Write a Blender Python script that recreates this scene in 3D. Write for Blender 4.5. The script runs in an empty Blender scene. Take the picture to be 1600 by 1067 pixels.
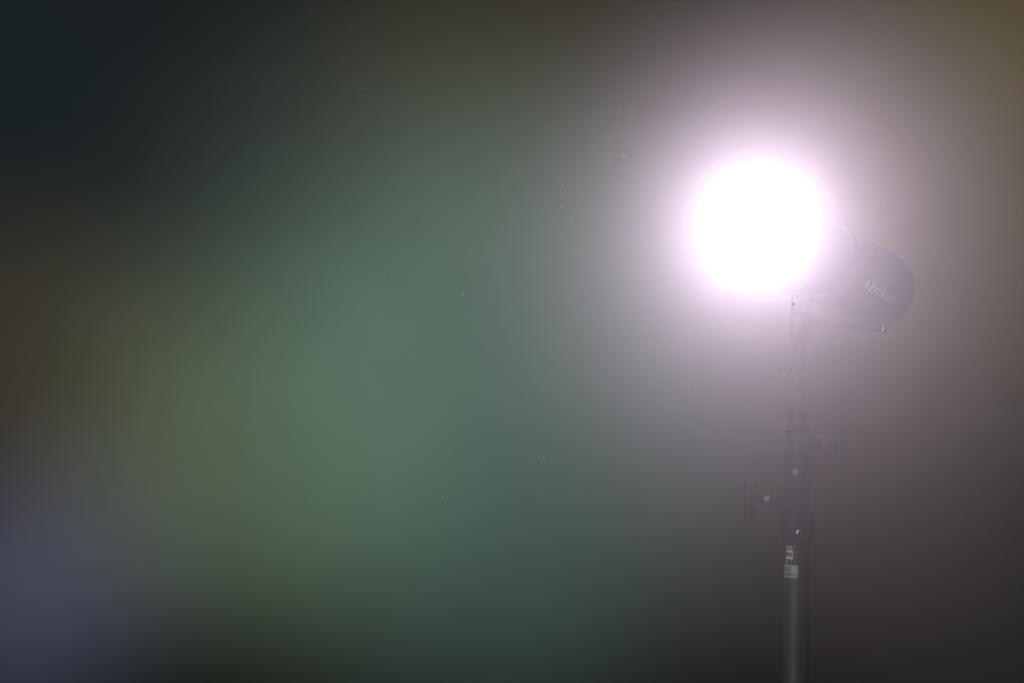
import bpy, bmesh, math, random
from mathutils import Vector, Matrix
R = math.radians
C = bpy.context.scene.collection
sc = bpy.context.scene

# ------------------------------------------------------------------ camera, world, lamps, exposure
D = 3.6                      # camera to lamp front, metres
CH = 1.55                    # camera height
cam = bpy.data.objects.new('camera', bpy.data.cameras.new('camera'))
C.objects.link(cam)
cam.data.sensor_width = 36; cam.data.lens = 36 * D / 1.6
cam.data.clip_start = 0.05; cam.data.clip_end = 200
cam.location = (0, -D, CH); cam.rotation_euler = (R(90), 0, 0)
sc.camera = cam

w = bpy.data.worlds.new('World'); sc.world = w; w.use_nodes = True
w.node_tree.nodes['Background'].inputs[0].default_value = (0.5, 0.6, 0.7, 1)
w.node_tree.nodes['Background'].inputs[1].default_value = 0.004

sc.view_settings.view_transform = 'Standard'; sc.view_settings.look = 'None'
sc.view_settings.exposure = 0; sc.view_settings.gamma = 1
sc.view_settings.use_curve_mapping = False
sc.cycles.use_denoising = True
try: sc.cycles.denoiser = 'OPENIMAGEDENOISE'
except Exception: pass
sc.cycles.volume_bounces = 0
sc.cycles.max_bounces = 4
sc.cycles.sample_clamp_indirect = 4

BY = 3.0                     # backdrop distance behind the lamp
def back(px, py, y=BY):      # a place on the backdrop
    k = (D + y) / D
    return Vector(((px - 800) / 1000 * k, y, CH + (533.5 - py) / 1000 * k))

def spot(name, loc, tgt, size, power, col, blend=1.0, soft=0.25):
    l = bpy.data.lights.new(name, 'SPOT'); o = bpy.data.objects.new(name, l); C.objects.link(o)
    o.location = loc; l.energy = power; l.color = col; l.spot_size = R(size)
    l.spot_blend = blend; l.shadow_soft_size = soft
    o.rotation_euler = (Vector(tgt) - Vector(loc)).to_track_quat('-Z', 'Y').to_euler()
    return o
# added unseen lamps: coloured backdrop washes standing in for lens veil tints
ADDED_WASH = [
 # name, lamp place, target (px,py on backdrop), cone deg, watts, colour
 ('added_wash_green',   (-0.5, -1.0, 3.8), (680, 510), 28, 260, (0.75, 1.0, 0.80)),
 ('added_wash_green_right', (0.2, -1.0, 3.8), (780, 580), 21, 640, (0.45, 1.0, 0.90)),
 ('added_wash_green_low', (-1.9, -0.6, 0.3), (430, 680), 20, 360, (0.62, 1.0, 0.55)),
 ('added_wash_blue',    (-2.8, -0.3, 0.3), (60, 910), 14, 430, (0.52, 0.58, 1.0)),
 ('added_wash_teal',    (-3.0, -0.3, 3.4), (120, 250), 30, 75, (0.35, 0.75, 0.95)),
 ('added_wash_amber',   (-3.0, 0.0, 2.9), (110, 600), 17, 190, (1.0, 0.72, 0.35)),
 ('added_wash_olive',   (-0.4, -0.8, 3.9), (850, 180), 22, 105, (1.0, 0.65, 0.15)),
 ('added_wash_warm',    (2.8, -0.3, 3.1), (1540, 240), 25, 390, (1.0, 0.75, 0.18)),
 ('added_wash_warm_low', (2.8, -0.2, 2.9), (1440, 680), 20, 70, (1.0, 0.78, 0.25)),
]
for n, loc, t, s, p, c in ADDED_WASH:
    spot(n, loc, back(*t), s, p, c)

# strobe axis: the way the head points (towards the lens, up and to the left)
AX = Vector((-0.64, -0.72, 0.27)).normalized()
F = Vector((0.408, 0.0, CH + 0.168))          # centre of the front glass
key = bpy.data.lights.new('strobe_light', 'POINT'); key.shadow_soft_size = 0.03
key.energy = 11.8; key.color = (0.985, 0.96, 1.0)
ko = bpy.data.objects.new('strobe_light', key); C.objects.link(ko)
ko.location = F + AX * 0.045
# added unseen fill spot on the camera side, brightens the stand and label
spot('added_stand_fill', (-1.3, -2.6, 1.75), (0.46, 0.1, 1.22), 26, 160, (0.92, 1.0, 0.94), soft=0.12)

# ------------------------------------------------------------------ materials
def mat(name, col, rough=0.5, metal=0.0, noise=0.0, scale=40, bump=0.0, spec=0.5):
    m = bpy.data.materials.new(name); m.use_nodes = True
    nt = m.node_tree; b = nt.nodes['Principled BSDF']
    b.inputs['Base Color'].default_value = (*col, 1)
    b.inputs['Roughness'].default_value = rough; b.inputs['Metallic'].default_value = metal
    b.inputs['Specular IOR Level'].default_value = spec
    if noise or bump:
        tc = nt.nodes.new('ShaderNodeTexCoord'); nz = nt.nodes.new('ShaderNodeTexNoise')
        nz.inputs['Scale'].default_value = scale; nz.inputs['Detail'].default_value = 6
        nt.links.new(tc.outputs['Object'], nz.inputs['Vector'])
        if noise:
            mx = nt.nodes.new('ShaderNodeMix'); mx.data_type = 'RGBA'
            mx.inputs[6].default_value = (*[c * (1 - noise) for c in col], 1)
            mx.inputs[7].default_value = (*[min(1, c * (1 + noise)) for c in col], 1)
            nt.links.new(nz.outputs['Fac'], mx.inputs[0]); nt.links.new(mx.outputs[2], b.inputs['Base Color'])
        if bump:
            bp = nt.nodes.new('ShaderNodeBump'); bp.inputs['Strength'].default_value = bump
            bp.inputs['Distance'].default_value = 0.002
            nt.links.new(nz.outputs['Fac'], bp.inputs['Height']); nt.links.new(bp.outputs['Normal'], b.inputs['Normal'])
    return m
M_paper = mat('grey_paper', (0.16, 0.16, 0.155), 0.95, noise=0.08, scale=3, spec=0.1)
M_black = mat('black_enamel', (0.022, 0.023, 0.024), 0.42, noise=0.25, scale=60, bump=0.1)
M_tube = mat('black_tube', (0.034, 0.036, 0.036), 0.5, noise=0.45, scale=35, bump=0.15)
M_plast = mat('black_plastic', (0.02, 0.02, 0.021), 0.55, noise=0.2, scale=90, bump=0.2)
M_body = mat('black_shell_lightened', (0.14, 0.135, 0.142), 0.5, noise=0.15, scale=90, bump=0.15)  # black shell, its colour lightened to sink into the glare
M_chrome = mat('bright_steel', (0.75, 0.74, 0.72), 0.38, 1.0, noise=0.1, scale=200)
M_label = mat('silver_label', (0.42, 0.41, 0.38), 0.5, noise=0.08, scale=150)
M_white = mat('white_print', (0.8, 0.8, 0.8), 0.5, noise=0.04, scale=200)
M_red = mat('red_print', (0.55, 0.04, 0.06), 0.5, noise=0.05, scale=200)
M_ink = mat('black_print', (0.03, 0.03, 0.03), 0.6, noise=0.1, scale=200)
M_glass = bpy.data.materials.new('lit_flash_glass'); M_glass.use_nodes = True
_b = M_glass.node_tree.nodes['Principled BSDF']
_b.inputs['Emission Color'].default_value = (1, 0.98, 1, 1); _b.inputs['Emission Strength'].default_value = 12
M_dust = bpy.data.materials.new('dust_fibre'); M_dust.use_nodes = True
_n = M_dust.node_tree; _o = _n.nodes['Material Output']
_t = _n.nodes.new('ShaderNodeBsdfTranslucent'); _d = _n.nodes.new('ShaderNodeBsdfDiffuse'); _m = _n.nodes.new('ShaderNodeMixShader')
_n.links.new(_t.outputs[0], _m.inputs[1]); _n.links.new(_d.outputs[0], _m.inputs[2]); _n.links.new(_m.outputs[0], _o.inputs[0])

# ------------------------------------------------------------------ helpers
def obj(name, bm, m, parent=None, smooth=True):
    me = bpy.data.meshes.new(name); bmesh.ops.recalc_face_normals(bm, faces=bm.faces)
    bm.to_mesh(me); bm.free(); me.materials.append(m)
    if smooth:
        for p in me.polygons: p.use_smooth = True
        try: me.set_sharp_from_angle(angle=R(35))
        except Exception: pass
    o = bpy.data.objects.new(name, me); C.objects.link(o); o.parent = parent
    return o
def tag(o, label=None, cat=None, group=None, kind=None):
    if label: o['label'] = label
    if cat: o['category'] = cat
    if group: o['group'] = group
    if kind: o['kind'] = kind
def empty(name, loc):
    o = bpy.data.objects.new(name, None); C.objects.link(o); o.location = loc; o.empty_display_size = .05
    return o
def lathe(bm, prof, M=Matrix(), n=40):
    """prof: [(r, z)] around local z, closed at both ends when r>0"""
    rings = []
    for r, z in prof:
        rings.append([bm.verts.new(M @ Vector((r * math.cos(2*math.pi*i/n), r * math.sin(2*math.pi*i/n), z))) for i in range(n)])
    for a, b in zip(rings, rings[1:]):
        for i in range(n):
            bm.faces.new((a[i], a[(i+1) % n], b[(i+1) % n], b[i]))
    for rg, fl_ in ((rings[0], True), (rings[-1], False)):
        bm.faces.new(rg[::-1] if fl_ else rg)
def box(bm, c, s, M=Matrix(), bev=0.002):
    r = bmesh.ops.create_cube(bm, size=1, matrix=M @ Matrix.Translation(c) @ Matrix.Diagonal((*s, 1)))
    es = list({e for v in r['verts'] for e in v.link_edges})
    if bev: bmesh.ops.bevel(bm, geom=es, offset=bev, segments=3, affect='EDGES', profile=0.6)
def axis_m(p, d):
    return Matrix.Translation(p) @ Vector(d).to_track_quat('Z', 'Y').to_matrix().to_4x4()
def text_obj(name, s, size, m, parent, fn, ext=0.0003, fine=0.002):
    """a word as raised print; fn maps flat (x, y, z) to its surface"""
    cu = bpy.data.curves.new(name, 'FONT'); cu.body = s; cu.size = size; cu.extrude = ext
    cu.align_x = 'LEFT'; cu.align_y = 'CENTER'; cu.resolution_u = 3
    t = bpy.data.objects.new(name, cu); C.objects.link(t)
    dg = bpy.context.evaluated_depsgraph_get(); me = bpy.data.meshes.new_from_object(t.evaluated_get(dg))
    bpy.data.objects.remove(t)
    bm = bmesh.new(); bm.from_mesh(me)
    for v in bm.verts: v.co = fn(v.co)
    o = obj(name, bm, m, parent, smooth=False)
    return o

# ------------------------------------------------------------------ backdrop
bm = bmesh.new()
prof = [(-6.0, 0.0), (-2, 0.0), (BY - 0.9, 0.0)]
for i in range(1, 13):
    a = math.pi / 2 * i / 12
    prof.append((BY - 0.9 + 0.9 * math.sin(a), 0.9 - 0.9 * math.cos(a)))
prof.append((BY, 5.2))
rows = [[bm.verts.new((x, y, z)) for y, z in prof] for x in (-5.0, 5.0)]
for i in range(len(prof) - 1):
    bm.faces.new((rows[0][i], rows[0][i+1], rows[1][i+1], rows[1][i]))
bd = obj('backdrop', bm, M_paper); tag(bd, kind='structure')

# ------------------------------------------------------------------ light stand
SY = 0.105                      # the stand stands this far behind the front glass
K = (D + SY) / D / 1000
def Z(py): return CH + (533.5 - py) * K
SX = (1247 - 800) * K
stand = empty('light_stand', (SX, SY, 0))
tag(stand, 'black steel studio light stand with two T-shaped locking knobs and a silver label', 'light stand')
stand.rotation_euler = (0, R(0.55), 0)
def fix_x(py):                  # lean of the stand about its foot
    return 0
# keep the leaning axis passing through x=1247 at py 730
stand.location.x = SX - math.sin(R(0.55)) * Z(730)
def px(x): return (x - 1247) * K
def seg(name, rows_, m, parent=stand, n=48):
    bm = bmesh.new(); lathe(bm, [(r * K, Z(y)) for r, y in rows_], n=n); return obj(name, bm, m, parent)
seg('upper_tube', [(8.5, 505), (8.5, 650)], M_tube)
seg('top_collar', [(13, 639), (16, 641), (16, 661), (13.5, 663), (13.5, 667), (17, 668), (19, 670), (19, 674), (16, 676)], M_plast)
c1 = seg('upper_clamp', [(16, 676), (17.2, 678), (17.2, 702), (16, 704)], M_black)
bm = bmesh.new(); box(bm, ((16.5) * K, -0.004, Z(689.5)), (20 * K, 0.026, 27 * K)); obj('clamp_block', bm, M_black, c1)
us = seg('upper_sleeve', [(20, 702.5), (22.5, 705), (22.5, 754), (21, 757), (19.5, 758), (19.5, 762), (21, 763), (20, 766)], M_plast)
seg('middle_tube', [(15.5, 700), (15.5, 800)], M_tube)
c2 = seg('lower_clamp', [(17, 761), (20, 763), (20, 796), (18, 798)], M_black)
bm = bmesh.new(); box(bm, (px(1226), -0.006, Z(779.5)), (30 * K, 0.032, 34 * K)); obj('clamp_block', bm, M_black, c2)
ls = seg('lower_sleeve', [(24, 797), (26.5, 799), (26.5, 846), (25, 848.5)], M_plast)
seg('lower_tube', [(20, 846), (20, 1500)], M_tube)
# knobs with their threaded screws
def knob(parent, x0, x1, py, side, grip_x, g0, g1):
    s = side
    bm = bmesh.new()
    o = bpy.data.objects
    # plain shank + nut
    lathe(bm, [(6.5*K, 0), (6.5*K, 8*K), (4.5*K, 8.5*K), (4.5*K, abs(x1 - x0)*K)], axis_m((px(x0), -0.006, Z(py)), (s, 0, 0)), n=20)
    k = obj('locking_knob', bm, M_plast, parent)
    bm = bmesh.new(); pr = []
    t0, t1 = 9 * K, 19 * K; nn = 6
    for i in range(nn):
        a = t0 + (t1 - t0) * i / nn; b_ = t0 + (t1 - t0) * (i + .5) / nn
        pr += [(4.8*K, a), (6.6*K, b_)]
    lathe(bm, pr, axis_m((px(x0), -0.006, Z(py)), (s, 0, 0)), n=20)
    obj('screw_thread', bm, M_chrome, k)
    bm = bmesh.new()
    h = (g1 - g0) * K; zc = Z((g0 + g1) / 2)
    box(bm, (px(grip_x), -0.006, zc), (16 * K, 0.020, h), bev=0.004)
    for v in bm.verts:          # slight waist and taper like a cast wing
        t = (v.co.z - zc) / (h / 2)
        v.co.x = px(grip_x) + (v.co.x - px(grip_x)) * (0.86 + 0.14 * abs(t)) + s * 0.002 * t * t
    obj('grip', bm, M_plast, k)
knob(c1, 1273, 1306, 693, 1, 1312, 663, 725)
knob(c2, 1211, 1180, 780, -1, 1173, 752, 811)
# rivet screws facing the camera
def rivet(parent, x, y, r):
    yy = -math.sqrt(max(0, (r*K)**2 - px(x)**2))
    nrm = Vector((px(x), yy, 0)).normalized()
    bm = bmesh.new()
    Mx = axis_m((px(x), yy, Z(y)), nrm)
    lathe(bm, [(4.4*K, -0.001), (4.4*K, .0008), (3.6*K, .0016), (2.6*K, .0018), (2.3*K, -0.0006), (0.9*K, -0.0006), (0.6*K, .0006)], Mx, n=24)
    obj('screw_head', bm, M_chrome, parent)
rivet(us, 1240.5, 736, 22.5)
rivet(ls, 1246, 830, 26.5)
# the printed emblem and the silver label wrap round the lower tube
TR = 20 * K
def wrap(x0, py, dr):
    def f(co):
        a = (px(x0) + co.x) / TR
        a = max(-1.9, min(1.9, a)); rr = TR + dr + co.z
        return Vector((rr * math.sin(a), -rr * math.cos(a), Z(py) + co.y))
    return f
# arc lengths measured from the tube's nearest line: a screen x of 1247+TR*sin(a)
def patch(name, s0, s1, y0, y1, dr, m, parent, rnd=0.0, n=24):
    """rounded rectangle in arc space, s in px of arc"""
    bm = bmesh.new(); pts = []
    hw, hh = (s1 - s0) / 2, (y1 - y0) / 2; cx, cy = (s0 + s1) / 2, (y0 + y1) / 2
    cols = []
    for i in range(n + 1):
        u = -hw + 2 * hw * i / n
        e = max(0, abs(u) - (hw - rnd)); dh = rnd - math.sqrt(max(0, rnd*rnd - e*e)) if rnd else 0
        col = []
        for k_, vv in enumerate((-(hh - dh), (hh - dh))):
            a = (cx + u) * K / TR
            col.append([Vector(((TR + d_) * math.sin(a), -(TR + d_) * math.cos(a), Z(cy + vv))) for d_ in (0.0001, dr)])
        cols.append([[bm.verts.new(q) for q in c] for c in col])
    for a, b in zip(cols, cols[1:]):
        for f in ((a[0][1], b[0][1], b[1][1], a[1][1]), (a[0][0], a[1][0], b[1][0], b[0][0]),
                  (a[0][0], b[0][0], b[0][1], a[0][1]), (a[1][0], a[1][1], b[1][1], b[1][0])):
            bm.faces.new(f)
    for c in (cols[0], cols[-1]): bm.faces.new((c[0][0], c[0][1], c[1][1], c[1][0]))
    return obj(name, bm, m, parent)
def put(s, size, s0, py, dr, m, name, parent, bold=0):
    return text_obj(name, s, size * K, m, parent, wrap(1247 + s0, py, dr))
lt = [o for o in stand.children if o.name.startswith('lower_tube')][0]
em = patch('emblem', -22.5, -9.5, 858.0, 871.5, 0.0003, M_white, lt, rnd=1.5)
patch('emblem_band', -22.5, -10.5, 861.2, 867.8, 0.0006, M_red, em, rnd=1.0)
put('A', 8.5, -21.5, 854, 0.0002, M_white, 'lettering', em)
put('S', 9.5, -14.5, 854, 0.0002, M_white, 'lettering', em)
put('H', 5.0, -22, 874.6, 0.0002, M_white, 'lettering', em)
put('T', 6.0, -14, 874.6, 0.0002, M_white, 'lettering', em)
put('MI', 4.2, -22, 878.6, 0.0002, M_label, 'lettering', em)
lab = patch('label', -36, -0.8, 881, 900.5, 0.0003, M_label, lt, rnd=1.6)
put('340', 11.5, -29.0, 888, 0.0004, M_ink, 'lettering', lab)
put('COMBI-STD', 6.2, -29.5, 896, 0.0004, M_ink, 'lettering', lab)
# legs at the foot, spread on the floor
for i in range(3):
    a = R(30 + 120 * i); bm = bmesh.new()
    p0 = Vector((0.03 * math.cos(a), 0.03 * math.sin(a), 0.46)); p1 = Vector((0.52 * math.cos(a), 0.52 * math.sin(a), 0.03))
    Mx = axis_m(p0, p1 - p0); lathe(bm, [(0.011, 0), (0.011, (p1 - p0).length)], Mx, n=16)
    lg = obj('leg', bm, M_tube, stand)
    bm = bmesh.new(); lathe(bm, [(0.013, 0), (0.016, 0.02), (0.012, 0.05)], axis_m(p1 + Vector((0, 0, -0.0)), p0 - p1), n=16)
    obj('rubber_foot', bm, M_plast, lg)

# ------------------------------------------------------------------ strobe head
head = empty('studio_strobe', F)
tag(head, 'glowing round studio flash head on top of the black stand, burning white', 'studio flash')
up = Vector((0, 0, 1)); side = AX.cross(up).normalized(); upl = side.cross(AX).normalized()
HM = Matrix((side, upl, AX)).transposed().to_4x4()      # local z = the way it points
head.matrix_world = Matrix.Translation(F) @ HM
bm = bmesh.new(); lathe(bm, [(0.058, -0.330), (0.063, -0.325), (0.065, -0.31), (0.065, -0.13), (0.062, -0.125)], n=64)
body = obj('body', bm, M_body, head)
bm = bmesh.new()                                         # open reflector, thick wall
n = 64; prof_o = [(0.066, -0.135), (0.070, -0.12), (0.078, -0.06), (0.090, 0.0), (0.091, 0.006), (0.087, 0.006), (0.075, -0.05), (0.058, -0.10), (0.05, -0.11)]
lathe(bm, prof_o, n=64); obj('reflector', bm, M_black, head)
bm = bmesh.new(); lathe(bm, [(0.0855, -0.004), (0.0855, 0.001), (0.08, 0.004), (0.05, 0.0075), (0.002, 0.009)], n=64)
obj('flash_glass', bm, M_glass, head)
bm = bmesh.new(); lathe(bm, [(0.048, -0.336), (0.052, -0.334), (0.052, -0.3305)], n=48); obj('control_panel', bm, M_black, head)
# maker's lettering along the side of the body, on the flank that faces the camera
vd = Vector((0, -1, 0)) ; vp = (vd - AX * vd.dot(AX)).normalized()
la = HM.to_3x3().transposed() @ vp; a0 = math.atan2(la.y, la.x)
def side_text(co, off=R(8)):
    # x of the word runs backwards along the body, y around it
    a = a0 + off + TDIR * co.y / 0.0652
    r = 0.0652 + co.z
    return Vector((r * math.cos(a), r * math.sin(a), -0.200 - co.x))
TDIR = 1
# choose the direction in which the word reads upright from outside
_t = Vector((-math.sin(a0), math.cos(a0), 0))
if (HM.to_3x3() @ _t).z < 0: TDIR = -1
text_obj('lettering', 'Profoto', 0.024, M_white, body, side_text)
bm = bmesh.new(); _r = 0.0655
def st_box(x0, x1, y0, y1):
    vs = [side_text(Vector((x, y, 0.0004))) for x, y in ((x0, y0), (x1, y0), (x1, y1), (x0, y1))]
    bm.faces.new([bm.verts.new(v) for v in vs])
st_box(-0.014, -0.006, -0.003, 0.003); st_box(-0.0125, -0.0085, 0.0045, 0.008)
obj('logo_mark', bm, M_white, body, smooth=False)
# mounting yoke down to the stand, in world directions
Hi = head.matrix_world.inverted()
def world_obj(name, bm, m, parent, pm):
    for v in bm.verts: v.co = pm @ v.co
    return obj(name, bm, m, parent)
tx = SX + 0.004; topz = Z(505)
cy = F - AX * 0.20
bm = bmesh.new()
lathe(bm, [(0.016, 0), (0.019, 0.003), (0.019, 0.042), (0.015, 0.046)], Matrix.Translation((tx, SY, topz - 0.03)), n=32)
box(bm, (tx, SY, topz + 0.03), (0.03, 0.024, 0.03), bev=0.003)
mount = world_obj('tilt_mount', bm, M_black, head, Hi)
bm = bmesh.new()
a_, b_ = Vector((tx + 0.014, SY, topz + 0.003)), Vector((1372 - 800, 0, 0)) * K + Vector((0, SY - 0.03, Z(514)))
lathe(bm, [(0.005, 0), (0.005, (b_-a_).length)], axis_m(a_, b_ - a_), n=16)
lever = world_obj('tilt_lever', bm, M_plast, mount, Hi)
bm = bmesh.new(); lathe(bm, [(0.004, 0), (0.0065, .002), (0.0065, .006), (.003, .009)], axis_m(b_, b_ - a_), n=16)
world_obj('lever_tip', bm, M_chrome, lever, Hi)

# ------------------------------------------------------------------ dust in the air
random.seed(5)
pts = [(853,197,.9),(834,218,.6),(878,323,.9),(968,172,.9),(975,243,1.2),(971,283,.7),(962,352,.8),(876,370,.7),(901,456,.7),
       (949,492,.9),(893,345,.6),(1075,603,1.1),(1240,475,1.2),(1310,537,1.0),(723,461,1.1),(748,354,.7),(850,715,1.1),(636,695,.8),
       (573,149,.7),(1380,320,.9),(1345,236,.8),(1277,628,1.0),(1335,655,.8),(1161,643,.7),(692,777,.6),(924,868,.6),(1086,968,.8),
       (1225,585,1.0),(1075,317,1.0),(123,117,.5),(472,803,.5),(880,290,.6),(1004,307,.7),(602,435,.6),(839,768,.6),(1534,775,.5)]
LAB = {(1240, 475): 'bright dust speck right under the burning lamp, above the stand tube',
 (1310, 537): 'dust speck just below the lever under the flash head',
 (1225, 585): 'dust speck close to the left of the thin upper stand tube',
 (1277, 628): 'dust speck just right of the thin tube above the top collar',
 (1335, 655): 'dust speck above and right of the upper locking knob',
 (1161, 643): 'dust speck left of the top collar of the stand',
 (1380, 320): 'dust speck to the right of the burning lamp, above the flash body',
 (1345, 236): 'dust speck up to the right of the burning lamp',
 (723, 461): 'lone bright dust speck in the greenish glow left of the lamp',
 (850, 715): 'lone dust speck in the dim haze far left of the lower locking knob',
 (853, 197): 'bright dust speck with a fainter one just to its lower left',
 (834, 218): 'faint dust speck just to the lower left of a brighter speck',
 (975, 243): 'brightest dust speck in the glow up left of the lamp',
 (968, 172): 'topmost dust speck in the glow up left of the lamp',
 (123, 117): 'faint dust speck alone in the dark upper left corner',
 (573, 149): 'faint dust speck alone near the top, left of the glow',
 (1534, 775): 'faint dust speck alone in the dark far right of the stand'}
dm = None
for x, y, s in pts:
    yy = random.uniform(-0.7, -0.35); k = (D + yy) / D
    loc = ((x - 800) / 1000 * k, yy, CH + (533.5 - y) / 1000 * k)
    if dm is None:
        bm = bmesh.new(); bmesh.ops.create_icosphere(bm, subdivisions=1, radius=0.0013)
        for v in bm.verts: v.co += Vector([random.uniform(-.00025, .00025) for _ in range(3)])
        dm = obj('dust_mote', bm, M_dust); o = dm
    else:
        o = dm.copy(); C.objects.link(o)
    o.location = loc; o.scale = (s * random.uniform(.8, 1.5), s, s * random.uniform(.7, 1))
    o.rotation_euler = [random.uniform(0, 6) for _ in range(3)]
    tag(o, LAB.get((x, y), 'tiny faint speck of dust adrift in the open haze'), 'dust speck', 'dust specks floating in the haze')

# ------------------------------------------------------------------ haze added to carry the lamp's glow and lens veil
bm = bmesh.new(); box(bm, (0, -1.2, 2.4), (13, 11, 7.0), bev=0)
hz = obj('haze', bm, M_paper, smooth=False); tag(hz, kind='stuff')
mh = bpy.data.materials.new('added_glow_haze'); mh.use_nodes = True
nt = mh.node_tree; nt.nodes.clear()
out = nt.nodes.new('ShaderNodeOutputMaterial'); pv = nt.nodes.new('ShaderNodeVolumePrincipled')
pv.inputs['Color'].default_value = (1.0, 0.94, 0.80, 1)  # warm tint put in for the olive outer glow
pv.inputs['Density'].default_value = 0.028
pv.inputs['Anisotropy'].default_value = 0.80
nt.links.new(pv.outputs[0], out.inputs['Volume'])
hz.data.materials.clear(); hz.data.materials.append(mh)

# added scattering ball round the lamp, tinted lilac to imitate the lens halo
PR = 0.72
bm = bmesh.new(); bmesh.ops.create_icosphere(bm, subdivisions=4, radius=PR)
sm = obj('halo_volume', bm, M_paper); tag(sm, kind='stuff')
sm.location = F + Vector((0.08, -0.34, -0.14))
ms = bpy.data.materials.new('halo_scatter'); ms.use_nodes = True
nt = ms.node_tree; nt.nodes.clear()
out = nt.nodes.new('ShaderNodeOutputMaterial'); pv = nt.nodes.new('ShaderNodeVolumePrincipled')
tc = nt.nodes.new('ShaderNodeTexCoord'); vm = nt.nodes.new('ShaderNodeVectorMath'); vm.operation = 'LENGTH'
mr = nt.nodes.new('ShaderNodeMapRange'); mr.interpolation_type = 'SMOOTHERSTEP'
mr.inputs['From Min'].default_value = 0.20; mr.inputs['From Max'].default_value = PR
mr.inputs['To Min'].default_value = 0.58; mr.inputs['To Max'].default_value = 0.0
nt.links.new(tc.outputs['Object'], vm.inputs[0]); nt.links.new(vm.outputs['Value'], mr.inputs['Value'])
nt.links.new(mr.outputs['Result'], pv.inputs['Density'])
pv.inputs['Color'].default_value = (0.97, 0.80, 1.0, 1)
pv.inputs['Anisotropy'].default_value = 0.6
nt.links.new(pv.outputs[0], out.inputs['Volume'])
sm.data.materials.clear(); sm.data.materials.append(ms)
